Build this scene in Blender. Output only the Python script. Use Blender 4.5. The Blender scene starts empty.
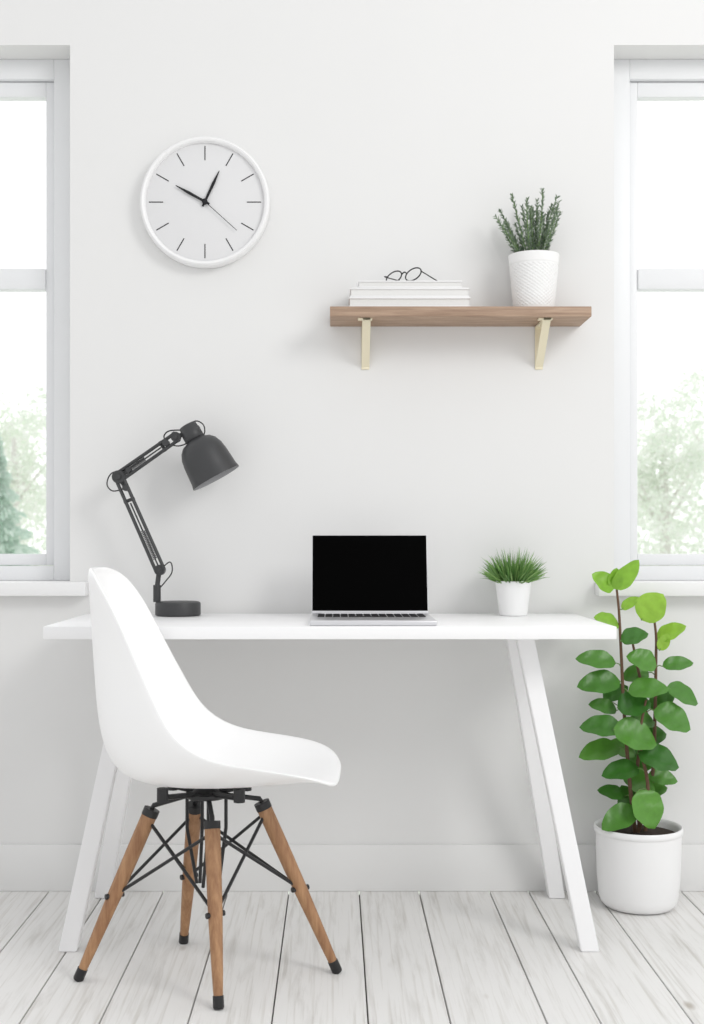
import bpy, bmesh, math, random
from mathutils import Vector, Matrix, noise
random.seed(7)
scene = bpy.context.scene
scene.view_settings.view_transform = 'Standard'
scene.view_settings.look = 'None'

# ------------------------------------------------------------------ camera
CAM = Vector((0, -3.28, 0.944)); F = 1217.0
cd = bpy.data.cameras.new("camera"); cam = bpy.data.objects.new("camera", cd)
scene.collection.objects.link(cam)
cam.location = CAM; cam.rotation_euler = (math.radians(90), 0, 0)
cd.lens = F/1024*36; cd.sensor_width = 36
cd.shift_x = 17/1024; cd.shift_y = 28/1024
cd.clip_end = 300
cd.dof.use_dof = True; cd.dof.focus_distance = 2.95; cd.dof.aperture_fstop = 6.0
scene.camera = cam

def S(px, py, y):
    """real-world point (metres) at depth y of a spot measured in the photograph"""
    d = y + 3.28
    return Vector(((px-335)*d/F, y, 0.944-(py-540)*d/F))

# ------------------------------------------------------------------ materials
def mat(name, col, rough=0.5, metal=0.0, spec=0.5, noise_amt=0.0, nscale=20, bump=0.0, **kw):
    m = bpy.data.materials.new(name); m.use_nodes = True
    nt = m.node_tree; b = nt.nodes["Principled BSDF"]
    b.inputs["Base Color"].default_value = (*col, 1)
    b.inputs["Roughness"].default_value = rough
    b.inputs["Metallic"].default_value = metal
    b.inputs["Specular IOR Level"].default_value = spec
    tc = nt.nodes.new("ShaderNodeTexCoord")
    nz = nt.nodes.new("ShaderNodeTexNoise"); nz.inputs["Scale"].default_value = nscale
    nz.inputs["Detail"].default_value = 4
    nt.links.new(tc.outputs["Object"], nz.inputs["Vector"])
    mr = nt.nodes.new("ShaderNodeMixRGB"); mr.blend_type = 'MIX'
    a = noise_amt
    mr.inputs[1].default_value = (*[c*(1-a) for c in col], 1)
    mr.inputs[2].default_value = (*[min(1, c*(1+a)) for c in col], 1)
    nt.links.new(nz.outputs["Fac"], mr.inputs[0])
    nt.links.new(mr.outputs[0], b.inputs["Base Color"])
    if bump > 0:
        bp = nt.nodes.new("ShaderNodeBump"); bp.inputs["Strength"].default_value = bump
        bp.inputs["Distance"].default_value = 0.002
        nt.links.new(nz.outputs["Fac"], bp.inputs["Height"])
        nt.links.new(bp.outputs[0], b.inputs["Normal"])
    return m

def ramp_mat(name, c1, c2, scale, rough=0.5, detail=8, dist=0.0, nscale=6, lo=0.3, hi=0.7, island=0.0, bump=0.1, patches=False):
    """grain material: stretched noise between two colours"""
    m = bpy.data.materials.new(name); m.use_nodes = True
    nt = m.node_tree; b = nt.nodes["Principled BSDF"]; b.inputs["Roughness"].default_value = rough
    tc = nt.nodes.new("ShaderNodeTexCoord"); mp = nt.nodes.new("ShaderNodeMapping")
    mp.inputs["Scale"].default_value = scale
    nt.links.new(tc.outputs["Object"], mp.inputs["Vector"])
    vec = mp.outputs[0]
    geo = nt.nodes.new("ShaderNodeNewGeometry")
    if island > 0:
        ml = nt.nodes.new("ShaderNodeMath"); ml.operation = 'MULTIPLY'; ml.inputs[1].default_value = 40
        nt.links.new(geo.outputs["Random Per Island"], ml.inputs[0])
        va = nt.nodes.new("ShaderNodeVectorMath"); va.operation = 'ADD'
        nt.links.new(vec, va.inputs[0]); nt.links.new(ml.outputs[0], va.inputs[1]); vec = va.outputs[0]
    nz = nt.nodes.new("ShaderNodeTexNoise"); nz.inputs["Scale"].default_value = nscale
    nz.inputs["Detail"].default_value = detail; nz.inputs["Distortion"].default_value = dist
    nz.inputs["Roughness"].default_value = 0.65
    nt.links.new(vec, nz.inputs["Vector"])
    cr = nt.nodes.new("ShaderNodeValToRGB")
    cr.color_ramp.elements[0].position = lo; cr.color_ramp.elements[0].color = (*c1, 1)
    cr.color_ramp.elements[1].position = hi; cr.color_ramp.elements[1].color = (*c2, 1)
    nt.links.new(nz.outputs["Fac"], cr.inputs[0])
    out = cr.outputs[0]
    if patches:
        # fine worn streaks and occasional knots in the whitewash
        mp2 = nt.nodes.new("ShaderNodeMapping"); mp2.inputs["Scale"].default_value = (55, 1.4, 1)
        nt.links.new(tc.outputs["Object"], mp2.inputs["Vector"])
        n2 = nt.nodes.new("ShaderNodeTexNoise"); n2.inputs["Scale"].default_value = 2.0; n2.inputs["Detail"].default_value = 6
        n2.inputs["Distortion"].default_value = 0.3
        nt.links.new(mp2.outputs[0], n2.inputs["Vector"])
        c2r = nt.nodes.new("ShaderNodeValToRGB")
        c2r.color_ramp.elements[0].position = 0.32; c2r.color_ramp.elements[0].color = (0.86, 0.85, 0.83, 1)
        c2r.color_ramp.elements[1].position = 0.47; c2r.color_ramp.elements[1].color = (1, 1, 1, 1)
        nt.links.new(n2.outputs["Fac"], c2r.inputs[0])
        vo = nt.nodes.new("ShaderNodeTexVoronoi"); vo.inputs["Scale"].default_value = 1.0
        mp3 = nt.nodes.new("ShaderNodeMapping"); mp3.inputs["Scale"].default_value = (6.0, 2.6, 1)
        nt.links.new(tc.outputs["Object"], mp3.inputs["Vector"]); nt.links.new(mp3.outputs[0], vo.inputs["Vector"])
        c3 = nt.nodes.new("ShaderNodeValToRGB")
        c3.color_ramp.elements[0].position = 0.02; c3.color_ramp.elements[0].color = (0.62, 0.58, 0.53, 1)
        c3.color_ramp.elements[1].position = 0.075; c3.color_ramp.elements[1].color = (1, 1, 1, 1)
        nt.links.new(vo.outputs["Distance"], c3.inputs[0])
        for extra in (c2r, c3):
            mm = nt.nodes.new("ShaderNodeMixRGB"); mm.blend_type = 'MULTIPLY'; mm.inputs[0].default_value = 1.0
            nt.links.new(out, mm.inputs[1]); nt.links.new(extra.outputs[0], mm.inputs[2]); out = mm.outputs[0]
    if island > 0:
        mr = nt.nodes.new("ShaderNodeMapRange")
        mr.inputs["To Min"].default_value = 1-island; mr.inputs["To Max"].default_value = 1.0
        nt.links.new(geo.outputs["Random Per Island"], mr.inputs["Value"])
        mx = nt.nodes.new("ShaderNodeVectorMath"); mx.operation = 'SCALE'
        nt.links.new(out, mx.inputs[0]); nt.links.new(mr.outputs[0], mx.inputs["Scale"]); out = mx.outputs[0]
    nt.links.new(out, b.inputs["Base Color"])
    bp = nt.nodes.new("ShaderNodeBump"); bp.inputs["Strength"].default_value = bump; bp.inputs["Distance"].default_value = 0.002
    nt.links.new(nz.outputs["Fac"], bp.inputs["Height"]); nt.links.new(bp.outputs[0], b.inputs["Normal"])
    return m, nt, cr

def leaf_mat(name, c1, c2, rough=0.45, detail=0.15, transl=0.0):
    m = bpy.data.materials.new(name); m.use_nodes = True
    nt = m.node_tree; b = nt.nodes["Principled BSDF"]; b.inputs["Roughness"].default_value = rough
    geo = nt.nodes.new("ShaderNodeNewGeometry"); mx = nt.nodes.new("ShaderNodeMixRGB")
    mx.inputs[1].default_value = (*c1, 1); mx.inputs[2].default_value = (*c2, 1)
    nt.links.new(geo.outputs["Random Per Island"], mx.inputs[0])
    tc = nt.nodes.new("ShaderNodeTexCoord"); nz = nt.nodes.new("ShaderNodeTexNoise"); nz.inputs["Scale"].default_value = 60
    nt.links.new(tc.outputs["Object"], nz.inputs["Vector"])
    m2 = nt.nodes.new("ShaderNodeMixRGB"); m2.blend_type = 'MULTIPLY'; m2.inputs[0].default_value = detail*2
    nt.links.new(mx.outputs[0], m2.inputs[1]); nt.links.new(nz.outputs["Fac"], m2.inputs[2])
    nt.links.new(m2.outputs[0], b.inputs["Base Color"])
    if transl > 0:
        out = nt.nodes["Material Output"]; tr = nt.nodes.new("ShaderNodeBsdfTranslucent"); ms = nt.nodes.new("ShaderNodeMixShader")
        ms.inputs[0].default_value = transl
        nt.links.new(m2.outputs[0], tr.inputs["Color"]); nt.links.new(b.outputs[0], ms.inputs[1]); nt.links.new(tr.outputs[0], ms.inputs[2])
        nt.links.new(ms.outputs[0], out.inputs["Surface"])
    return m

M_wall = mat("wall_paint", (0.78, 0.78, 0.773), 0.9, spec=0.2, noise_amt=0.012, nscale=3, bump=0.03)
M_trim = mat("white_trim_paint", (0.84, 0.84, 0.84), 0.5, noise_amt=0.01)
M_frame = mat("window_frame_paint", (0.80, 0.81, 0.82), 0.45, noise_amt=0.01)
M_desk = mat("white_lacquer", (0.90, 0.90, 0.905), 0.4, noise_amt=0.006, nscale=5)
M_leg = mat("white_painted_leg", (0.88, 0.88, 0.885), 0.5, noise_amt=0.008)
M_shell = mat("white_plastic", (0.94, 0.94, 0.94), 0.35, noise_amt=0.004)
M_black = mat("black_steel", (0.012, 0.012, 0.013), 0.4, noise_amt=0.1)
M_lamp = mat("charcoal_metal", (0.040, 0.041, 0.043), 0.45, spec=0.5, noise_amt=0.05)
M_lampin = mat("shade_inner_grey", (0.35, 0.35, 0.36), 0.5)
M_alu = mat("brushed_aluminium", (0.72, 0.72, 0.74), 0.35, metal=0.75, noise_amt=0.02, nscale=80)
M_screen = mat("black_screen", (0.0008, 0.0008, 0.0008), 0.5, spec=0.02)
M_key = mat("black_keys", (0.02, 0.02, 0.022), 0.6, spec=0.2)
M_ceramic = mat("white_ceramic", (0.86, 0.86, 0.86), 0.3, noise_amt=0.01)
M_matcer = mat("matte_white_ceramic", (0.84, 0.84, 0.835), 0.6, noise_amt=0.015)
M_soil = mat("potting_soil", (0.035, 0.022, 0.015), 0.95, noise_amt=0.5, nscale=120, bump=0.8)
M_brass = mat("pale_brass", (0.84, 0.77, 0.58), 0.45, metal=0.2, noise_amt=0.02)
M_face = mat("clock_face_white", (0.73, 0.73, 0.735), 0.7, noise_amt=0.005)
M_rim = mat("clock_rim_white", (0.86, 0.86, 0.86), 0.45, noise_amt=0.006)
M_cover = mat("white_book_cover", (0.82, 0.82, 0.82), 0.6, noise_amt=0.01)
M_page = mat("book_pages", (0.76, 0.755, 0.74), 0.85, noise_amt=0.05, nscale=300)
M_stem = mat("brown_stem", (0.13, 0.07, 0.04), 0.8, noise_amt=0.25, nscale=90)
M_gstem = mat("green_stem", (0.14, 0.24, 0.07), 0.6, noise_amt=0.15, nscale=90)
M_leafd = leaf_mat("leaf_green", (0.045, 0.18, 0.022), (0.13, 0.36, 0.045), 0.36, transl=0.12)
M_leafl = leaf_mat("leaf_lime", (0.26, 0.54, 0.045), (0.38, 0.66, 0.07), 0.4, transl=0.25)
M_grass = leaf_mat("grass_green", (0.09, 0.25, 0.05), (0.34, 0.55, 0.18), 0.5, transl=0.15)
M_rose = leaf_mat("grey_green_needles", (0.11, 0.18, 0.11), (0.38, 0.46, 0.34), 0.6, transl=0.1)
M_wood, _, _ = ramp_mat("oak_leg", (0.24, 0.11, 0.05), (0.46, 0.26, 0.13), (14, 14, 1.2), 0.5)
M_shelf, _, _ = ramp_mat("oak_board", (0.27, 0.175, 0.118), (0.50, 0.355, 0.255), (1.2, 14, 26), 0.6)
M_floor, nt, cr = ramp_mat("whitewashed_planks", (0.66, 0.645, 0.62), (0.82, 0.812, 0.798), (10, 0.8, 1), 0.55, nscale=4, detail=10, dist=0.5, lo=0.28, hi=0.50, island=0.05, bump=0.12, patches=True)
M_gap = mat("floor_gap", (0.18, 0.17, 0.16), 0.9)
M_lawn = mat("haze_painted_lawn", (0.82, 0.87, 0.78), 0.95, spec=0, noise_amt=0.08, nscale=1)  # outdoor haze painted in: grass colour bleached almost white
M_treeA = leaf_mat("haze_painted_leaves", (0.84, 0.91, 0.81), (0.99, 0.99, 0.97), 0.95, detail=0.0, transl=0.45)  # air haze painted into the leaf colour by making it very pale
M_treeB = leaf_mat("haze_painted_conifer", (0.58, 0.74, 0.64), (0.84, 0.92, 0.86), 0.95, detail=0.0, transl=0.4)  # conifer green paled the same way, haze painted into the colour
M_trunk = mat("haze_painted_bark", (0.80, 0.78, 0.75), 0.95, noise_amt=0.1)  # bark colour lightened to paint in the distance haze
# glass
M_glass = bpy.data.materials.new("window_glass"); M_glass.use_nodes = True
g = M_glass.node_tree; g.nodes.clear()
o = g.nodes.new("ShaderNodeOutputMaterial"); t = g.nodes.new("ShaderNodeBsdfTransparent"); gl = g.nodes.new("ShaderNodeBsdfGlossy")
gl.inputs["Roughness"].default_value = 0.05; mx = g.nodes.new("ShaderNodeMixShader"); mx.inputs[0].default_value = 0.05
g.links.new(t.outputs[0], mx.inputs[1]); g.links.new(gl.outputs[0], mx.inputs[2]); g.links.new(mx.outputs[0], o.inputs[0])

# ------------------------------------------------------------------ mesh helpers
def box(bm, x0, x1, y0, y1, z0, z1, bev=0.0, seg=2, M=None, mi=0):
    vs = [bm.verts.new((x, y, z)) for x in (x0, x1) for y in (y0, y1) for z in (z0, z1)]
    idx = [(0,1,3,2),(4,6,7,5),(0,4,5,1),(2,3,7,6),(0,2,6,4),(1,5,7,3)]
    fs = [bm.faces.new([vs[i] for i in f]) for f in idx]
    for f in fs: f.material_index = mi
    allv = set(vs)
    if bev > 0:
        es = list({e for f in fs for e in f.edges})
        r = bmesh.ops.bevel(bm, geom=es, offset=bev, segments=seg, affect='EDGES', profile=0.5)
        allv = set(v for v in vs if v.is_valid) | {v for v in r['verts'] if v.is_valid}
        for f in r['faces']: f.material_index = mi
    if M is not None:
        for v in allv: v.co = M @ v.co
    return allv

def prism(bm, bot, top):
    b = [bm.verts.new(p) for p in bot]; t = [bm.verts.new(p) for p in top]; n = len(b)
    bm.faces.new(b[::-1]); bm.faces.new(t)
    for i in range(n): bm.faces.new((b[i], b[(i+1)%n], t[(i+1)%n], t[i]))

def tube(bm, pts, r, n=8, cap=True, mi=0):
    pts = [Vector(p) for p in pts]
    rs = r if isinstance(r, (list, tuple)) else [r]*len(pts)
    T0 = (pts[1]-pts[0]).normalized()
    up = Vector((0,0,1)) if abs(T0.z) < 0.9 else Vector((0,1,0))
    N = T0.cross(up).normalized(); rings = []
    for i, p in enumerate(pts):
        if i == 0: T = T0
        elif i == len(pts)-1: T = (pts[i]-pts[i-1]).normalized()
        else: T = (pts[i+1]-pts[i-1]).normalized()
        N = (N - T*N.dot(T)).normalized(); B = T.cross(N)
        rings.append([bm.verts.new(p + (N*math.cos(a)+B*math.sin(a))*rs[i]) for a in [2*math.pi*k/n for k in range(n)]])
    for a, b in zip(rings, rings[1:]):
        for k in range(n):
            f = bm.faces.new((a[k], a[(k+1)%n], b[(k+1)%n], b[k])); f.material_index = mi
    if cap:
        f = bm.faces.new(rings[0][::-1]); f.material_index = mi
        f = bm.faces.new(rings[-1]); f.material_index = mi

def smooth_pts(pts, k=6):
    pts = [Vector(p) for p in pts]; P = [pts[0]]+pts+[pts[-1]]; out = []
    for i in range(1, len(P)-2):
        for j in range(k):
            t = j/k; a, b, c, d = P[i-1], P[i], P[i+1], P[i+2]
            out.append(0.5*((2*b)+(c-a)*t+(2*a-5*b+4*c-d)*t*t+(3*b-a-3*c+d)*t**3))
    out.append(pts[-1]); return out

def lathe(bm, prof, M=None, n=48, mi=0):
    rings = []
    for r, z in prof:
        if r < 1e-6: vs = [bm.verts.new((0,0,z))]
        else: vs = [bm.verts.new((r*math.cos(2*math.pi*k/n), r*math.sin(2*math.pi*k/n), z)) for k in range(n)]
        if M is not None:
            for v in vs: v.co = M @ v.co
        rings.append(vs)
    for a, b in zip(rings, rings[1:]):
        for k in range(n):
            k2 = (k+1) % n
            if len(a) == 1 and len(b) == 1: continue
            if len(a) == 1: f = bm.faces.new((a[0], b[k], b[k2]))
            elif len(b) == 1: f = bm.faces.new((a[k], b[0], a[k2]))
            else: f = bm.faces.new((a[k], b[k], b[k2], a[k2]))
            f.material_index = mi

def axisM(origin, axis):
    return Matrix.Translation(origin) @ Vector((0,0,1)).rotation_difference(Vector(axis).normalized()).to_matrix().to_4x4()

def new_root(name, origin, label, category, group=None):
    e = bpy.data.objects.new(name, None); e.empty_display_size = 0.05
    e.location = origin; scene.collection.objects.link(e)
    e["label"] = label; e["category"] = category
    if group: e["group"] = group
    return e

def world_origin(o):
    v = Vector(o.location)
    while o.parent: o = o.parent; v += Vector(o.location)
    return v

def finish(bm, name, mats, parent=None, origin=None, label=None, category=None, sharp=35, kind=None, recalc=True):
    if recalc: bmesh.ops.recalc_face_normals(bm, faces=bm.faces[:])
    me = bpy.data.meshes.new(name)
    if parent is not None:
        o0 = world_origin(parent)
        if origin is None: origin = o0
    if origin is None:
        origin = Vector((0,0,0))
    origin = Vector(origin)
    for v in bm.verts: v.co -= origin
    bm.to_mesh(me); bm.free()
    for m in (mats if isinstance(mats, (list, tuple)) else [mats]): me.materials.append(m)
    me.shade_smooth()
    if sharp: me.set_sharp_from_angle(angle=math.radians(sharp))
    ob = bpy.data.objects.new(name, me); scene.collection.objects.link(ob)
    if parent is not None:
        ob.parent = parent; ob.location = origin - o0
    else: ob.location = origin
    if label: ob["label"] = label
    if category: ob["category"] = category
    if kind: ob["kind"] = kind
    return ob

# ------------------------------------------------------------------ room
LX, RX = -0.714, 0.752      # window openings, inner edges
WW = 0.95
ZB, ZT = 0.795, 2.278
WALL_T = 0.16
bm = bmesh.new()
xs = [-3.4, LX-WW, LX, RX, RX+WW, 3.4]
for i in range(5):
    if i in (1, 3):
        box(bm, xs[i], xs[i+1], 0, WALL_T, 0, ZB); box(bm, xs[i], xs[i+1], 0, WALL_T, ZT, 2.9)
    else: box(bm, xs[i], xs[i+1], 0, WALL_T, 0, 2.9)
bmesh.ops.remove_doubles(bm, verts=bm.verts[:], dist=1e-5)
finish(bm, "wall_back", M_wall, kind="structure", sharp=20)

bm = bmesh.new()
edges = [-0.768,-0.617,-0.461,-0.288,-0.124,0.065,0.226,0.415,0.52,0.70,0.93]
while edges[0] > -3.3: edges.insert(0, edges[0]-random.uniform(0.14,0.18))
while edges[-1] < 3.3: edges.append(edges[-1]+random.uniform(0.14,0.18))
for a, b in zip(edges, edges[1:]):
    cuts = [-5.0]; 
    y = -5.0 + random.uniform(0.6, 2.2)
    while y < -0.9:
        if y < -1.1: cuts.append(y)
        y += random.uniform(1.6, 2.4)
    cuts.append(0.0)
    for c, d in zip(cuts, cuts[1:]):
        box(bm, a+0.0016, b-0.0016, c+0.001, d-0.001, -0.02, 0.0, bev=0.0012, seg=1)
box(bm, -3.4, 3.4, -5.0, 0.0, -0.04, -0.012, mi=1)
finish(bm, "floor", [M_floor, M_gap], kind="structure")

bm = bmesh.new()
box(bm, -3.4, 3.4, -0.012, 0.0, 0.0, 0.125, bev=0.003)
finish(bm, "baseboard_back", M_wall, kind="structure")

def window(n, inner, sgn):
    X = lambda u: inner + sgn*u
    def bx(bm, u0, u1, y0, y1, z0, z1, bev=0.002):
        a, b = sorted((X(u0), X(u1))); box(bm, a, b, y0, y1, z0, z1, bev=bev)
    fw = 0.092
    root_o = (X(WW/2), 0.12, 0.83)
    bm = bmesh.new()
    y0, y1 = 0.096, 0.155
    bx(bm, 0, 0.066, y0, y1, 0.832, ZT); bx(bm, WW-0.066, WW, y0, y1, 0.832, ZT)
    bx(bm, 0.066, WW-0.066, y0, y1, ZT-0.055, ZT); bx(bm, 0.066, WW-0.066, y0, y1, 0.832, 0.872)
    ya, yb = 0.114, 0.150
    bx(bm, 0.068, fw, ya, yb, 0.874, ZT-0.057); bx(bm, WW-fw, WW-0.068, ya, yb, 0.874, ZT-0.057)
    bx(bm, fw, WW-fw, ya, yb, 2.18, ZT-0.057); bx(bm, fw, WW-fw, ya, yb, 0.874, 0.905)
    bx(bm, fw, WW-fw, 0.106, yb, 1.642, 1.70, bev=0.004)
    w = finish(bm, "window_%d" % n, M_frame, kind="structure", origin=root_o)
    bm = bmesh.new()
    bx(bm, fw, WW-fw, 0.130, 0.134, 0.905, 2.18, bev=0)
    finish(bm, "glass_pane", M_glass, parent=w)
    bm = bmesh.new()
    a, b = sorted((X(-0.052), X(WW+0.052)))
    box(bm, a, b, -0.05, -0.0005, 0.795, 0.832, bev=0.003)
    a, b = sorted((X(0.001), X(WW-0.001)))
    box(bm, a, b, -0.0005, 0.158, 0.797, 0.8315, bev=0)
    finish(bm, "trim_%d" % n, M_trim, kind="structure", origin=(X(WW/2), 0, 0.795))
window(1, LX, -1); window(2, RX, 1)

# ------------------------------------------------------------------ desk
DZ = 0.747
desk = new_root("desk", (-0.011, -0.27, 0), "white desk with slim top and splayed trestle legs", "desk")
bm = bmesh.new()
box(bm, -0.6645, 0.641, -0.512, -0.02, DZ-0.029, DZ, bev=0.002)
finish(bm, "desk_top", M_desk, parent=desk)
def dleg(xb, yb, xt, yt, w=0.021, dp=0.018):
    bm = bmesh.new()
    q = lambda x, y, z, w: [(x-w, y-dp, z), (x+w, y-dp, z), (x+w, y+dp, z), (x-w, y+dp, z)]
    prism(bm, q(xb, yb, 0.0005, w), q(xt, yt, 0.710, w))
    bmesh.ops.bevel(bm, geom=bm.edges[:], offset=0.002, segments=2, affect='EDGES')
    finish(bm, "leg", M_leg, parent=desk)
for sx, xb, xt in ((1, 0.585, 0.455), (-1, -0.613, -0.478)):
    dleg(xb, -0.476, xt, -0.355)
    dleg(xb, -0.06, xt-0.008*sx, -0.235)
    bm = bmesh.new(); box(bm, xt-0.028, xt+0.028, -0.39, -0.20, 0.706, DZ-0.0288, bev=0.002)
    box(bm, xt+0.026, xt+0.09, -0.36, -0.23, 0.710, DZ-0.0288, bev=0.001) if sx > 0 else box(bm, xt-0.09, xt-0.026, -0.36, -0.23, 0.710, DZ-0.0288, bev=0.001)
    finish(bm, "trestle_bracket", M_leg, parent=desk)

# ------------------------------------------------------------------ chair
LEGSHIFT = Vector((0.0, -0.04, 0))
CC = Vector((-0.281, -0.706, 0)); TH = math.radians(2.5)
chair = new_root("side_chair", Vector((-0.282, -0.655, 0)), "white plastic shell chair with wooden legs and black wire bracing", "chair")
fwd = Vector((math.cos(TH), -math.sin(TH), 0)); side = Vector((math.sin(TH), math.cos(TH), 0))
rows = [(-.238,.884,-.226,.883,.065),(-.2395,.880,-.210,.875,.115),(-.240,.862,-.190,.851,.148),(-.238,.82,-.160,.806,.165),
 (-.235,.75,-.128,.742,.172),(-.230,.67,-.098,.680,.184),(-.225,.59,-.068,.622,.198),(-.215,.52,-.045,.578,.208),
 (-.195,.467,-.020,.546,.216),(-.16,.434,.012,.522,.222),(-.10,.418,.047,.506,.226),(-.03,.413,.085,.497,.226),
 (.05,.415,.13,.490,.226),(.13,.421,.178,.483,.225),(.20,.431,.222,.475,.221),(.25,.440,.258,.465,.208),
 (.281,.441,.280,.453,.185),(.295,.437,.292,.441,.150),(.300,.431,.298,.433,.10)]
K = 0.970
bm = bmesh.new(); NV = 16; grid = []
for uc, zc, ue, ze, w in rows:
    r = []
    for j in range(NV+1):
        v = -1+2*j/NV; k = abs(v)**2.2
        u = uc+(ue-uc)*k; z = zc+(ze-zc)*k
        r.append(bm.verts.new(CC + fwd*(u*K) + side*(v*w*K) + Vector((0,0,z*K+0.0275))))
    grid.append(r)
for a, b in zip(grid, grid[1:]):
    for j in range(NV): bm.faces.new((a[j], a[j+1], b[j+1], b[j]))
shell = finish(bm, "seat_shell", M_shell, parent=chair, sharp=None)
s = shell.modifiers.new("thick", 'SOLIDIFY'); s.thickness = 0.007; s.offset = 0
s = shell.modifiers.new("sub", 'SUBSURF'); s.levels = 2; s.render_levels = 2

feet = [Vector((-0.2375,-0.805,0)), Vector((0.0066,-0.594,0)), Vector((-0.3605,-0.394,0)), Vector((-0.560,-0.642,0))]
tops = [Vector((-0.257,-0.695,0.352)), Vector((-0.158,-0.600,0.372)), Vector((-0.312,-0.530,0.352)), Vector((-0.395,-0.622,0.362))]
feet = [f*0.985+LEGSHIFT for f in feet]
for f in feet: f.z = 0
tops = [t_+LEGSHIFT for t_ in tops]
low = []
for ft, tp in zip(feet, tops):
    bm = bmesh.new(); d = (tp-ft)
    P = lambda t: ft + d*t
    tube(bm, [P(0.07), P(0.2), P(0.5), P(0.8), P(0.97), P(1.0)], [0.0098, 0.0118, 0.0152, 0.0165, 0.0165, 0.0145], n=20)
    lg = finish(bm, "leg", M_wood, parent=chair, origin=P(0.0))
    bm = bmesh.new()
    tube(bm, [ft+Vector((0,0,0.001)), ft+d*0.012, P(0.072)], [0.0100, 0.0115, 0.0112], n=20)
    fc = finish(bm, "foot_cap", M_black, parent=lg, label="black rubber foot cap")
    low.append(P(0.50))
bm = bmesh.new()
ctr = Vector((-0.277, -0.660, 0.390))
lathe(bm, [(0,0),(0.042,0),(0.045,0.003),(0.045,0.010),(0.03,0.013),(0.02,0.024),(0,0.024)], Matrix.Translation(ctr), n=24)
for i in range(4):
    tp, ft = tops[i], feet[i]; j = (i+1) % 4
    d = (ft-tp).normalized()
    hub = ctr + Vector(((tp.x-ctr.x)*0.35, (tp.y-ctr.y)*0.35, 0.004))
    tube(bm, [tp+d*0.035, tp-d*0.004, tp-d*0.012, hub], 0.0055, n=8)
    tube(bm, [hub, hub+Vector((0,0,-0.07)), (low[i]+low[(i+2)%4])/2+(low[i]-low[(i+2)%4])*0.06+Vector((0,0,0.02))], 0.0038, n=8)
    tube(bm, [tp+d*0.012, tp-d*0.004], 0.0176, n=16)
    tube(bm, [low[i]+Vector((-0.017,-0.012,0)), low[i]+Vector((0.017,0.012,0))], 0.006, n=10)
    tj = tops[j]; fj = feet[j]; dj = (fj-tj).normalized()
    tube(bm, [tp+d*0.02, low[j]], 0.0037, n=8)
    tube(bm, [tj+dj*0.02, low[i]], 0.0037, n=8)
for du, dv in ((0.085,0.07),(0.085,-0.05),(-0.075,0.07),(-0.075,-0.05)):
    p = CC + fwd*du + side*dv
    tube(bm, [ctr+Vector((0,0,0.008)), Vector((p.x, p.y, 0.409))], 0.006, n=8)
    tube(bm, [Vector((p.x, p.y, 0.401)), Vector((p.x, p.y, 0.4285))], 0.012, n=14)
finish(bm, "wire_frame", M_black, parent=chair, label="black steel mount and crossed wire bracing")

# ------------------------------------------------------------------ laptop
lx = 0.088; lap = new_root("laptop", (lx, -0.35, DZ), "open silver laptop with black screen on the white desk", "laptop")
hw = 0.147; dz = DZ-0.7512
TZ = Matrix.Translation((0,0,dz))
bm = bmesh.new(); box(bm, lx-hw, lx+hw, -0.492, -0.225, 0.7515, 0.764, bev=0.004, seg=3, M=TZ)
base = finish(bm, "laptop_base", M_alu, parent=lap)
bm = bmesh.new()
for r in range(6):
    y1 = -0.262 - r*0.0185
    wtot = 0.262
    ws = [wtot/14]*14 if r < 5 else [wtot/14]*4+[wtot/14*5]+[wtot/14]*5
    x = lx - wtot/2
    for w in ws:
        box(bm, x+0.0015, x+w-0.0015, y1-0.0155, y1, 0.7635, 0.7655, bev=0.0006, seg=1, M=TZ); x += w
finish(bm, "keyboard", M_key, parent=base)
bm = bmesh.new(); box(bm, lx-0.05, lx+0.05, -0.478, -0.392, 0.7638, 0.7644, bev=0, M=TZ)
finish(bm, "trackpad", M_alu, parent=base)
ang = math.atan2(0.052, 0.195)
LM = Matrix.Translation((lx, -0.2235, 0.7615+dz)) @ Matrix.Rotation(-ang, 4, 'X')
bm = bmesh.new(); box(bm, -hw, hw, -0.0, 0.006, 0.002, 0.207, bev=0.0028, seg=3, M=LM)
tube(bm, [LM@Vector((-0.12,0.001,0.001)), LM@Vector((0.12,0.001,0.001))], 0.0045, n=12)
lid = finish(bm, "laptop_lid", M_alu, parent=lap)
bm = bmesh.new(); box(bm, -hw+0.002, hw-0.002, -0.0008, 0.001, 0.009, 0.205, bev=0.0004, seg=1, M=LM)
finish(bm, "screen", M_screen, parent=lid, label="switched-off black glass screen")

# ------------------------------------------------------------------ desk lamp
LY = -0.11
L = lambda px, py, dy=0.0: (lambda v: Vector((v.x, LY+dy, v.z)))(S(px, py, LY))
bc = Vector((-0.409, LY, DZ))
lamp = new_root("desk_lamp", bc, "charcoal metal articulated desk lamp with bell shade", "lamp")
bm = bmesh.new()
lathe(bm, [(0,0.0008),(0.056,0.0008),(0.059,0.003),(0.059,0.031),(0.0575,0.035),(0.053,0.037),(0.0,0.038)], Matrix.Translation(bc), n=64)
finish(bm, "lamp_base", M_lamp, parent=lamp)
bm = bmesh.new()
tube(bm, [L(157,602), L(157,585)], 0.010, n=16); tube(bm, [L(157,588), L(159,572)], 0.0065, n=12)
def disc(bm, c, r, h=0.016, n=24):
    tube(bm, [c+Vector((0,-h,0)), c+Vector((0,h,0))], r, n=n)
J1 = L(160,570); J2 = L(119,477); J3 = L(176,437)
disc(bm, J1, 0.014, 0.012); disc(bm, J1, 0.006, 0.019)
finish(bm, "lamp_post", M_lamp, parent=lamp)
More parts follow.
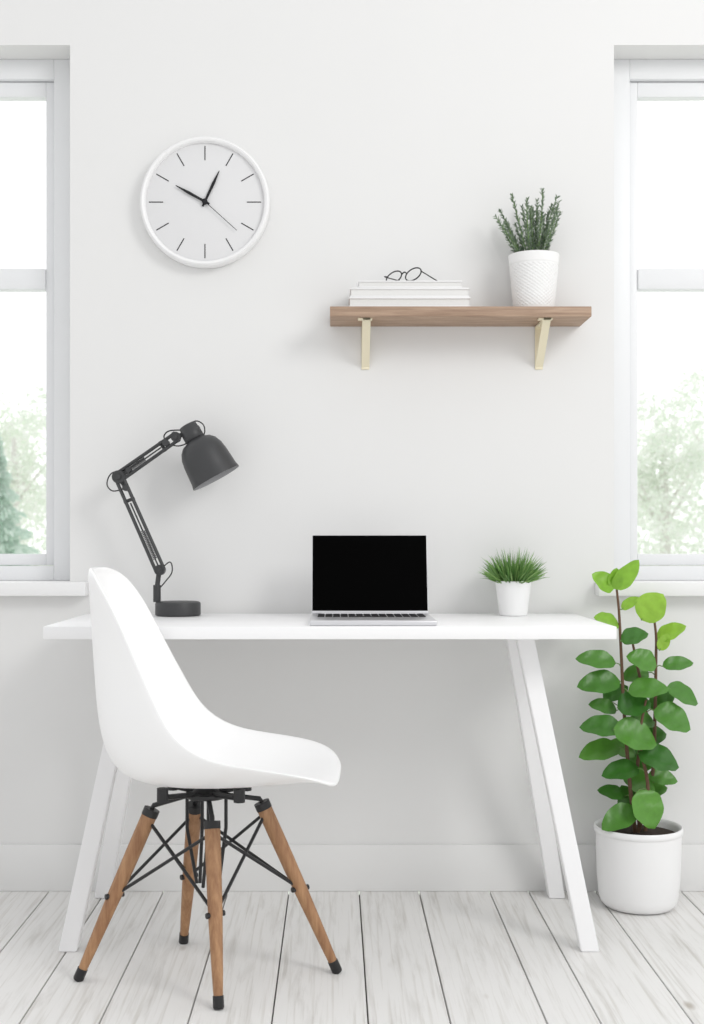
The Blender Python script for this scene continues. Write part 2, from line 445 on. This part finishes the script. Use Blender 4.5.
def arm(a, b, name, off=0.011, spring_t=(0.12, 0.42)):
    bm = bmesh.new(); d = (b-a).normalized(); n = Vector((-d.z, 0, d.x))
    for sg in (-1, 1):
        for y in (-0.007, 0.007):
            tube(bm, [a+n*off*sg+Vector((0,y,0)), b+n*off*sg*0.9+Vector((0,y,0))], 0.0036, n=8)
    Lh = (b-a).length
    pts = []
    t0, t1 = spring_t
    for k in range(0, 241):
        t = k/240; p = a+d*Lh*(t0+(t1-t0)*t); an = t*2*math.pi*17
        pts.append(p + n*math.cos(an)*0.0052 + Vector((0, math.sin(an)*0.0052, 0)))
    tube(bm, pts, 0.0012, n=5)
    tube(bm, [a, a+d*Lh*t0], 0.002, n=6); tube(bm, [a+d*Lh*t1, a+d*Lh*0.72], 0.002, n=6)
    for t in (0.0, 1.0, 0.75):
        p = a+d*Lh*t
        tube(bm, [p+n*(off+0.004), p-n*(off+0.004)], 0.0045, n=8)
    finish(bm, name, M_lamp, parent=lamp)
arm(J1, J2, "lamp_arm"); arm(J2+(J3-J2)*0.06, J3, "lamp_arm")
bm = bmesh.new()
disc(bm, J2, 0.017, 0.011); disc(bm, J2, 0.007, 0.018); disc(bm, L(126,488), 0.008, 0.013); disc(bm, L(129,470), 0.007, 0.013)
tube(bm, [J2, L(126,488)], 0.006, n=8); tube(bm, [J2, L(129,470)], 0.006, n=8)
finish(bm, "elbow_joint", M_lamp, parent=lamp)
bm = bmesh.new()
disc(bm, J3, 0.013, 0.010); disc(bm, J3, 0.006, 0.017); disc(bm, L(166,443), 0.009, 0.012)
tube(bm, [J3, L(184,434)], 0.006, n=10)
finish(bm, "head_joint", M_lamp, parent=lamp)
for pts in ([L(128,470), L(112,473), L(107,484), L(113,491), L(126,488)],
            [L(160,570), L(170,562), L(172,572), L(165,582), L(158,590)],
            [L(166,443), L(178,446), L(190,443,-0.02), L(203,436), L(204,426), L(197,421), L(188,424)],
            [L(166,443), L(164,436), L(169,431), L(180,430)]):
    bm = bmesh.new(); tube(bm, smooth_pts(pts), 0.0018, n=6)
    finish(bm, "cable", M_black, parent=lamp)
ax = (L(216.5,478.5)-L(187,425)).normalized(); o0 = L(187,425)
prof = [(0,0),(0.020,0),(0.0235,0.003),(0.0245,0.014),(0.0265,0.016),(0.0265,0.040),(0.024,0.043),(0.028,0.046),(0.040,0.051),(0.0505,0.062),(0.0575,0.078),(0.0610,0.098),(0.063,0.122),(0.0648,0.146),(0.0672,0.155),(0.0672,0.158),(0.0645,0.158)]
prof_in = [(0.0645,0.158),(0.062,0.150),(0.060,0.122),(0.058,0.098),(0.054,0.078),(0.047,0.064),(0.035,0.055),(0.0,0.050)]
bm = bmesh.new(); lathe(bm, prof, axisM(o0, ax), n=64); lathe(bm, prof_in, axisM(o0, ax), n=64, mi=1)
finish(bm, "lamp_shade", [M_lamp, M_lampin], parent=lamp, recalc=True, sharp=50)
bm = bmesh.new()
lathe(bm, [(0,0.06),(0.012,0.06),(0.013,0.08),(0.022,0.10),(0.026,0.12),(0.022,0.138),(0.012,0.147),(0,0.149)], axisM(o0, ax), n=32)
finish(bm, "light_bulb", M_ceramic, parent=lamp)

# ------------------------------------------------------------------ clock
cc = Vector((-0.3475, 0, 1.847)); R = 0.1728
clock = new_root("wall_clock", cc, "round white wall clock with thin black hands and hour lines", "clock")
CM = Matrix.Translation(cc) @ Matrix.Rotation(math.radians(90), 4, 'X')
bm = bmesh.new()
lathe(bm, [(R-0.006,0.0005),(R-0.001,0.003),(R,0.012),(R,0.034),(R-0.002,0.039),(R-0.006,0.042),(R-0.010,0.041),(R-0.0135,0.037),(R-0.015,0.026)], CM, n=128)
finish(bm, "clock_rim", M_rim, parent=clock)
bm = bmesh.new(); lathe(bm, [(0,0.0008),(R-0.01,0.0008),(R-0.01,0.024),(R-0.02,0.0275),(0,0.0275)], CM, n=96)
finish(bm, "clock_face", M_face, parent=clock)
def bar(bm, a, r0, r1, w0, w1, z0, z1):
    d = Vector((math.sin(a), math.cos(a), 0)); n = Vector((d.y, -d.x, 0))
    ps = [d*r0-n*w0, d*r0+n*w0, d*r1+n*w1, d*r1-n*w1]
    prism(bm, [CM@(p+Vector((0,0,z0))) for p in ps], [CM@(p+Vector((0,0,z1))) for p in ps])
for k in range(12):
    bm = bmesh.new(); bar(bm, k*math.pi/6, 0.112, 0.150, 0.0013, 0.0013, 0.0275, 0.0281)
    finish(bm, "hour_mark", M_key, parent=clock)
bm = bmesh.new(); a = math.atan2(14.5, 31); bar(bm, a, -0.014, 0.055, 0.0026, 0.0038, 0.031, 0.0325); bar(bm, a, 0.055, 0.091, 0.0038, 0.0008, 0.031, 0.0325)
finish(bm, "hour_hand", M_key, parent=clock)
bm = bmesh.new(); a = math.atan2(-29, 16); bar(bm, a, -0.014, 0.050, 0.0026, 0.0038, 0.033, 0.0345); bar(bm, a, 0.050, 0.088, 0.0038, 0.0010, 0.033, 0.0345)
finish(bm, "minute_hand", M_key, parent=clock)
bm = bmesh.new(); a = math.atan2(31, -28); bar(bm, a, -0.012, 0.115, 0.0009, 0.0007, 0.0352, 0.036)
lathe(bm, [(0,0.0276),(0.0075,0.0276),(0.0075,0.0365),(0.005,0.038),(0,0.038)], CM, n=24)
finish(bm, "second_hand", M_key, parent=clock)

# ------------------------------------------------------------------ shelf
SZ = 1.545; SB = SZ-0.026
shelf = new_root("wall_shelf", (0.3235, 0, SB), "brown oak wall shelf board on pale brass brackets", "shelf")
bm = bmesh.new(); box(bm, -0.0129, 0.660, -0.15, -0.0005, SB, SZ, bev=0.0012)
finish(bm, "shelf_board", M_shelf, parent=shelf)
for bx_ in (0.082, 0.549):
    bm = bmesh.new(); w = 0.0105
    box(bm, bx_-w, bx_+w, -0.0045, -0.0006, 1.403, SB, bev=0.001)
    box(bm, bx_-w, bx_+w, -0.135, -0.0006, SB-0.0045, SB-0.0002, bev=0.001)
    prism(bm, [(bx_-w,-0.0045,1.410),(bx_+w,-0.0045,1.410),(bx_+w,-0.0045,1.417),(bx_-w,-0.0045,1.417)],
              [(bx_-w,-0.125,SB-0.0045),(bx_+w,-0.125,SB-0.0045),(bx_+w,-0.117,SB-0.0045),(bx_-w,-0.117,SB-0.0045)])
    box(bm, bx_-w-0.012, bx_+w+0.004, -0.135, -0.112, SB-0.0045, SB-0.0002, bev=0.001)
    finish(bm, "bracket", M_brass, parent=shelf)

# books
zb = SZ + 0.0005
for k, (x0, x1, h, y0) in enumerate(((0.036,0.350,0.0275,-0.138),(0.039,0.347,0.0265,-0.134),(0.060,0.329,0.0200,-0.131))):
    rt = new_root("book", ((x0+x1)/2, -0.075, zb), ["white hardcover book at the bottom of the shelf stack", "white hardcover book in the middle of the shelf stack", "slimmer white book on top of the shelf stack"][k], "book", "stack of white books on the shelf")
    bm = bmesh.new(); c = 0.0040 if k < 2 else 0.0032
    box(bm, x0, x1, y0, -0.012, zb, zb+c, bev=0.001); box(bm, x0, x1, y0, -0.012, zb+h-c-0.0016, zb+h-0.0016, bev=0.001)
    box(bm, x0, x1, -0.012-c, -0.012, zb+c*0.5, zb+h-c*0.5-0.0016, bev=0.001)
    finish(bm, "book_cover", M_cover, parent=rt)
    bm = bmesh.new(); box(bm, x0+0.003, x1-0.003, y0+0.005, -0.0125-c, zb+c, zb+h-c-0.0016)
    finish(bm, "book_pages", M_page, parent=rt)
    zb += h-0.0012
# glasses
gx, gy, gz = 0.180, -0.085, zb+0.0002
gl_ = new_root("eyeglasses", (gx, gy, gz), "round black wire eyeglasses folded on the white books", "eyeglasses")
GM = Matrix.Translation((gx, gy, gz+0.0212)) @ Matrix.Rotation(math.radians(-38), 4, 'Z') @ Matrix.Rotation(math.radians(-30), 4, 'X')
bm = bmesh.new(); bl = bmesh.new()
for sx in (-1, 1):
    ctrx = sx*0.031
    ring = [GM @ Vector((ctrx+0.0235*math.cos(a), 0, 0.0215*math.sin(a))) for a in [2*math.pi*k/36 for k in range(37)]]
    tube(bm, ring, 0.0018, n=8)
    bl.faces.new([bl.verts.new(GM @ Vector((ctrx+0.0225*math.cos(a), 0, 0.0205*math.sin(a)))) for a in [2*math.pi*k/36 for k in range(36)]])
tube(bm, smooth_pts([GM@Vector((-0.0085,0,0.006)), GM@Vector((0,-0.002,0.011)), GM@Vector((0.0085,0,0.006))]), 0.0018, n=8)
finish(bm, "frame", M_black, parent=gl_)
finish(bl, "lenses", M_glass, parent=gl_, recalc=False)
for sx, b in ((-1, Vector((gx+0.030, gy+0.058, gz+0.010))), (1, Vector((gx+0.095, gy+0.030, gz+0.012)))):
    bm = bmesh.new()
    a = GM@Vector((sx*0.054,0,0.006))
    c = b + Vector((0.018, 0.002, -0.0085))
    tube(bm, smooth_pts([a, a+Vector((sx*0.003,0.006,0)), b, c]), 0.0016, n=8)
    finish(bm, "temple", M_black, parent=gl_)

# ------------------------------------------------------------------ shelf plant
pc = Vector((0.523, -0.078, SZ+0.0005))
pl = new_root("potted_rosemary", pc, "grey-green needle plant in dimpled white ceramic pot on the shelf", "plant")
bm = bmesh.new(); H = 0.146; n = 144
def rr(t): return 0.050+0.0150*(t**0.8)
rings = []
NR = 90
for i in range(NR+1):
    t = i/NR; z = H*t; ring = []
    for k in range(n):
        r = rr(t)
        if i == 0: r -= 0.002
        if 0.06 < t < 0.80:
            r += 0.0022*math.cos((k/n)*28*2*math.pi)*math.cos(t*16*2*math.pi)
        if t > 0.83: r += 0.0014
        an = 2*math.pi*k/n; ring.append(bm.verts.new(pc+Vector((r*math.cos(an), r*math.sin(an), z))))
    rings.append(ring)
for r_, z_ in ((0.0630,H),(0.061,H-0.004),(0.059,H-0.02)):
    rings.append([bm.verts.new(pc+Vector((r_*math.cos(2*math.pi*k/n), r_*math.sin(2*math.pi*k/n), z_))) for k in range(n)])
for a, b in zip(rings, rings[1:]):
    for k in range(n): bm.faces.new((a[k], a[(k+1)%n], b[(k+1)%n], b[k]))
bm.faces.new(rings[0][::-1])
finish(bm, "pot", M_matcer, parent=pl, sharp=60)
bm = bmesh.new(); lathe(bm, [(0.0585,H-0.014),(0.03,H-0.009),(0,H-0.007)], Matrix.Translation(pc), n=32); finish(bm, "soil", M_soil, parent=pl)

def ribbon(bm, base, d, nrm, length, width, droop, nseg=4, mi=0):
    """narrow tapered blade"""
    d = d.normalized(); sd = d.cross(nrm)
    if sd.length < 1e-3: sd = d.cross(Vector((1,0,0)))
    sd.normalize(); prev = None; p = base.copy(); dd = d.copy()
    for i in range(nseg+1):
        t = i/nseg; w = width*(math.sin(math.pi*min(1, 0.25+0.75*t)))**0.8 if t < 1 else 0
        if t >= 1: cur = [bm.verts.new(p)]
        else: cur = [bm.verts.new(p-sd*w/2), bm.verts.new(p+sd*w/2)]
        if prev:
            f = bm.faces.new((prev[0], prev[1], cur[1], cur[0]) if len(cur) == 2 else (prev[0], prev[1], cur[0])); f.material_index = mi
        prev = cur; dd = (dd+Vector((0,0,-droop/nseg))).normalized(); p = p+dd*length/nseg

bm = bmesh.new()
sprigs = [(-38,.130),(-32,.145),(-26,.120),(-19,.168),(-14,.150),(-10,.130),(-7,.160),(-3,.135),(0,.150),(3,.145),(6,.172),(10,.165),(13,.145),(15,.155),(20,.120),(22,.135),(-34,.10),(18,.10),(-17,.11),(11,.12),(-5,.12),(3,.115),(-27,.130),(7,.14)]
for k, (deg, ln) in enumerate(sprigs):
    lean = math.radians(deg)+random.uniform(-.03,.03)
    yl = random.uniform(-0.30, 0.22)
    base = pc+Vector((0.040*math.sin(lean)*1.3, yl*0.09, H-0.010))
    d0 = Vector((math.sin(lean), yl, math.cos(lean))).normalized()
    pts = []; p = base.copy(); dd = d0.copy()
    for i in range(9):
        pts.append(p.copy()); dd = (dd+Vector((random.uniform(-.05,.05), random.uniform(-.05,.05), 0.01))).normalized(); p = p+dd*ln/8
    for q in pts: q.y = min(q.y, -0.018)
    tube(bm, pts, [0.0016]*5+[0.0013,0.0011,0.001,0.0007], n=5, mi=1)
    NN = int(760*ln)
    for i in range(NN):
        t = 0.10+0.90*i/NN; x = t*8; i0 = min(7, int(x)); q = pts[i0].lerp(pts[i0+1], x-i0); ax_ = (pts[i0+1]-pts[i0]).normalized()
        rnd = Vector((random.gauss(0,1), random.gauss(0,1), random.gauss(0,1))); rad = (rnd-ax_*rnd.dot(ax_)).normalized()
        nd = (ax_*0.75+rad*0.8).normalized()
        if q.y > -0.03: nd.y = -abs(nd.y)
        ribbon(bm, q, nd, Vector((random.gauss(0,1), random.gauss(0,1), random.gauss(0,1))), random.uniform(0.009,0.016)*(1.15-0.4*t), 0.0036, 0.0, 2)
finish(bm, "foliage", [M_rose, M_gstem], parent=pl, sharp=None, recalc=False)

# ------------------------------------------------------------------ desk plant
pc = Vector((0.465, -0.105, DZ+0.0005)); H = 0.090
pl = new_root("potted_grass", pc, "small green grassy plant in plain white pot on the desk", "plant")
bm = bmesh.new()
lathe(bm, [(0,0),(0.034,0),(0.036,0.002),(0.0465,H-0.003),(0.0472,H),(0.0450,H),(0.0440,H-0.006),(0.042,H-0.016)], Matrix.Translation(pc), n=64)
finish(bm, "pot", M_ceramic, parent=pl)
bm = bmesh.new(); lathe(bm, [(0.0422,H-0.012),(0.02,H-0.006),(0,H-0.004)], Matrix.Translation(pc), n=32); finish(bm, "soil", M_soil, parent=pl)
bm = bmesh.new()
for k in range(950):
    an = random.uniform(0, 2*math.pi); sp = math.sqrt(random.random())
    base = pc+Vector((0.038*sp*math.cos(an), 0.038*sp*math.sin(an), H-0.008))
    lean = sp*0.95+random.uniform(-0.3,0.3)
    d0 = Vector((math.sin(lean)*math.cos(an), math.sin(lean)*math.sin(an), math.cos(lean)+0.12))
    ln = random.uniform(0.040, 0.105)*(1-0.55*max(0,sp-0.4))
    ribbon(bm, base, d0, Vector((random.gauss(0,1),random.gauss(0,1),random.gauss(0,.3))), ln, random.uniform(0.0022,0.0038), random.uniform(-0.1,0.6), 4)
finish(bm, "foliage", M_grass, parent=pl, sharp=None, recalc=False)

# ------------------------------------------------------------------ floor plant
PY = -0.138; pc = Vector((0.783, PY, 0.0)); H = 0.208
pl = new_root("potted_rubber_plant", pc, "leafy plant with round green leaves in white floor pot", "plant")
bm = bmesh.new()
lathe(bm, [(0,0.001),(0.078,0.001),(0.088,0.004),(0.096,0.014),(0.101,0.032),(0.105,0.08),(0.1075,0.15),(0.1085,H-0.018),(0.1115,H-0.016),(0.1125,H-0.010),(0.1115,H-0.002),(0.109,H),(0.105,H-0.002),(0.103,H-0.01),(0.100,H-0.03)], Matrix.Translation(pc), n=96)
finish(bm, "pot", M_ceramic, parent=pl, sharp=50)
bm = bmesh.new(); lathe(bm, [(0.101,H-0.022),(0.06,H-0.016),(0,H-0.014)], Matrix.Translation(pc), n=40); finish(bm, "soil", M_soil, parent=pl)
Q = lambda px, py, dy=0.0: S(px, py, PY+dy)
stems = [smooth_pts([Q(635,832,-.02), Q(629,775,-.03), Q(624,710,-.02), Q(621,650,-.01), Q(619,612,0), Q(616,583,0)]),
         smooth_pts([Q(645,832,.0), Q(653,770,.01), Q(655,715,.02), Q(656,660,.01), Q(656,635,0), Q(653,612,0)]),
         smooth_pts([Q(640,832,.02), Q(637,770,.03), Q(646,715,.03), Q(636,660,.02), Q(632,640,.02)]),
         smooth_pts([Q(638,832,-.03), Q(648,790,-.05), Q(640,740,-.05), Q(646,700,-.04)])]
bm = bmesh.new()
for st in stems:
    n_ = len(st); tube(bm, st, [0.0056-0.0028*i/(n_-1) for i in range(n_)], n=8)
finish(bm, "stem", M_stem, parent=pl)
def leaf(bm, base, d, nrm, length, width, cup=0.15, droop=0.25, mi=0, tip=0.85):
    d = d.normalized(); sd = d.cross(nrm).normalized(); nr = sd.cross(d).normalized()
    NS = 12; NW = 6; rows_ = []
    for i in range(NS+1):
        t = i/NS
        w = width/2*(math.sin(math.pi*(t**tip))**0.62) if 0 < t < 1 else 0.0
        c = base + d*length*t - nr*(droop*length*t*t) 
        if w < 1e-6: rows_.append([bm.verts.new(c)]); continue
        rows_.append([bm.verts.new(c + sd*w*v + nr*(cup*w*(abs(v)**1.1) + 0.03*width*math.sin(i*1.3+v*3))) for v in [-1+2*j/NW for j in range(NW+1)]])
    for a, b in zip(rows_, rows_[1:]):
        for j in range(NW):
            if len(a) == 1 and len(b) == 1: continue
            if len(a) == 1: f = bm.faces.new((a[0], b[j], b[j+1]))
            elif len(b) == 1: f = bm.faces.new((a[j], b[0], a[j+1]))
            else: f = bm.faces.new((a[j], b[j], b[j+1], a[j+1]))
            f.material_index = mi
# centre px, length px, width px, direction deg (0=right,90=up), lime, dy
leaves = [(652,607,32,24,50,1,-.02),(607,621,27,16,165,1,-.01),(671,632,30,15,25,1,0),
 (634,636,26,17,20,0,-.03),(597,659,38,17,172,0,-.02),(678,663,30,13,8,0,.01),(643,660,30,20,160,0,-.03),(600,682,42,20,185,0,-.03),
 (648,688,38,20,8,0,-.05),(684,694,36,18,-25,0,-.01),(634,704,32,22,10,0,-.04),(673,718,38,26,-25,0,-.04),
 (602,726,40,22,175,0,-.05),(636,735,44,27,-18,0,-.07),(600,750,40,20,190,0,-.02),(659,758,40,27,-15,0,-.07),
 (621,770,36,19,188,0,-.06),(648,809,38,27,-65,0,-.07),(620,817,40,20,205,0,-.06),(640,782,34,22,-30,0,-.01),(663,777,28,14,-10,0,.0),
 (612,792,26,13,165,0,-.01),(604,706,28,14,165,0,.0),(652,735,28,18,10,0,.03),(636,674,26,16,190,0,.03),(662,700,28,16,40,0,.04),
 (622,748,30,18,160,0,.04),(643,757,30,20,50,0,.05),(628,800,28,18,110,0,.03),(653,790,26,16,20,0,.04),(615,692,26,14,30,0,.03),(643,720,26,16,170,0,-.02),
 (664,642,18,9,60,1,-.01),(630,603,20,9,35,1,.0)]
bm = bmesh.new()
def attach(b0, d, l):
    best = min((p for st in stems for p in st if p.z < b0.z+0.005), key=lambda p: (p-b0).length+0.3*abs((b0.z-p.z)-0.012), default=stems[0][0])
    mid = best.lerp(b0, 0.5)+Vector((0,0,0.004))
    if (best-b0).length > 0.004:
        tube(bm, smooth_pts([best, mid, b0, b0+d*l*0.12], 3), 0.0014, n=5, mi=2)
for (cx, cy, ln, wd, dg, lime, dy) in leaves:
    C = Q(cx, cy, dy); sc = (3.28+PY+dy)/F; a = math.radians(dg)
    ln *= 1.06; wd *= 1.34
    d = Vector((math.cos(a), random.uniform(-0.35,0.1), math.sin(a)+0.08)).normalized()
    nrm = Vector((random.uniform(-.3,.3), random.uniform(-0.85,-0.55), 0.68)).normalized()
    b0 = C - d*ln*sc*0.5
    leaf(bm, b0, d, nrm, ln*sc, wd*sc, mi=1 if lime else 0, droop=0.18 if not lime else 0.06, cup=0.22)
    attach(b0, d, ln*sc)
# young top pair opening in a V
b0 = Q(614, 589, -.01)
leaf(bm, b0, Vector((0.66,-0.2,0.85)), Vector((0.35,-0.85,0.2)), 0.098, 0.052, mi=1, droop=-0.02, cup=0.22, tip=0.75)
leaf(bm, b0, Vector((-0.80,-0.2,0.55)), Vector((-0.1,-0.8,0.45)), 0.072, 0.054, mi=1, droop=0.05, cup=0.22, tip=0.75)
leaf(bm, b0, Vector((0.1,-0.1,1)), Vector((0,-1,0.1)), 0.055, 0.040, mi=1, droop=0.0, cup=0.25, tip=0.8)
for v in bm.verts: v.co.y = min(v.co.y, -0.058 if v.co.z > 0.78 and v.co.z < 0.86 else -0.016)
fo = finish(bm, "foliage", [M_leafd, M_leafl, M_gstem], parent=pl, sharp=None, recalc=False)

# ------------------------------------------------------------------ outside
bm = bmesh.new(); box(bm, -45, 45, 0.6, 90, -0.5, -0.4); finish(bm, "lawn", M_lawn, label="pale lawn outside the windows, haze painted into its colour", category="lawn", kind="stuff")
GZ = -0.398
def leaf_tree(x, y, h, r):
    rt = new_root("tree", (x, y, GZ), "pale leafy tree on the lawn outside, haze painted into its colours", "tree", "trees outside the windows")
    bm = bmesh.new(); tube(bm, [(x,y,GZ),(x,y,0.0),(x+0.05,y,h*0.35),(x,y,h*0.7)], [0.14,0.13,0.11,0.05], n=10)
    for k in range(6):
        a = random.uniform(0,6.28); z = h*random.uniform(0.2,0.5)
        tube(bm, [(x,y,z),(x+r*0.5*math.cos(a),y+r*0.5*math.sin(a),z+h*0.22)], [0.05,0.02], n=6)
    finish(bm, "trunk", M_trunk, parent=rt)
    bm = bmesh.new()
    cl = []
    for k in range(60):
        a = random.uniform(0,6.28); q = random.uniform(0,1)**0.6; zz = random.uniform(0,1)
        cl.append((Vector((x+math.cos(a)*r*q*(1-0.45*zz), y+math.sin(a)*r*q*(1-0.45*zz), h*0.06+zz*h*0.88)), r*random.uniform(0.18,0.34)))
    for c, rad in cl:
        for i in range(90):
            v = Vector((random.gauss(0,1),random.gauss(0,1),random.gauss(0,0.8)))*rad*0.6
            p = c+v; u = Vector((random.gauss(0,1),random.gauss(0,1),random.gauss(0,1))).normalized(); w = u.orthogonal().normalized()
            p.z = max(p.z, GZ+0.12)
            s_ = random.uniform(0.04,0.09)
            bm.faces.new([bm.verts.new(p+u*s_), bm.verts.new(p+w*s_*0.7), bm.verts.new(p-u*s_), bm.verts.new(p-w*s_*0.7)])
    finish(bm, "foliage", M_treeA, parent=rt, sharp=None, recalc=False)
for x, y, h, r in ((-7.2,24,4.6,1.5),(-11.6,31,6.2,2.4),(-6.4,31,3.0,1.4),(7.1,23,4.2,1.4),(10.2,28,5.8,1.9),(14.0,33,6.6,2.4),(7.9,33,3.4,1.5)):
    leaf_tree(x, y, h, r)
x, y = -5.08, 15.0
rt = new_root("conifer_tree", (x, y, GZ), "blue-green conifer tree standing on the lawn", "tree")
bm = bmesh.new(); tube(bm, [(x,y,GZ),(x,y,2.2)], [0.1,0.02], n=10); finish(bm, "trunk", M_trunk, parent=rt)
bm = bmesh.new()
for k in range(5200):
    t = random.random()**1.4; z = 0.05+t*2.55; rmax = 0.95*(1-t)*(0.75+0.25*math.cos(t*9*2*math.pi))
    a = random.uniform(0,6.28); q = random.random()**0.5
    p = Vector((x+rmax*q*math.cos(a), y+rmax*q*math.sin(a), z-0.15*q)); u = Vector((math.cos(a),math.sin(a),-0.4+random.gauss(0,.4))).normalized(); w = u.orthogonal().normalized()
    s_ = random.uniform(0.03,0.07)
    bm.faces.new([bm.verts.new(p+u*s_*1.5), bm.verts.new(p+w*s_*0.6), bm.verts.new(p-u*s_), bm.verts.new(p-w*s_*0.6)])
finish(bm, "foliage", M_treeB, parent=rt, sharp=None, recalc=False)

# ------------------------------------------------------------------ light
w = bpy.data.worlds.new("world"); scene.world = w; w.use_nodes = True; nt = w.node_tree
bg = nt.nodes["Background"]; tc = nt.nodes.new("ShaderNodeTexCoord"); sx = nt.nodes.new("ShaderNodeSeparateXYZ")
nt.links.new(tc.outputs["Generated"], sx.inputs[0])
mr = nt.nodes.new("ShaderNodeMapRange"); mr.inputs["From Min"].default_value = -0.3; mr.inputs["From Max"].default_value = 0.5
mr.inputs["To Min"].default_value = 0.89; mr.inputs["To Max"].default_value = 1.6
nt.links.new(sx.outputs["Y"], mr.inputs["Value"]); nt.links.new(mr.outputs[0], bg.inputs["Strength"])
bg.inputs["Color"].default_value = (0.99, 0.993, 1.0, 1)
def area(name, loc, target, size, power, col=(1,1,1)):
    ld = bpy.data.lights.new(name, 'AREA'); ld.shape = 'DISK'; ld.size = size; ld.energy = power; ld.color = col
    ob = bpy.data.objects.new(name, ld); scene.collection.objects.link(ob); ob.location = loc
    ob.rotation_euler = (Vector(target)-Vector(loc)).to_track_quat('-Z', 'Y').to_euler()
area("softbox_lamp", (2.6, -3.2, 3.1), (-0.2, 0, 0.8), 1.5, 54, (1, 0.99, 0.975))
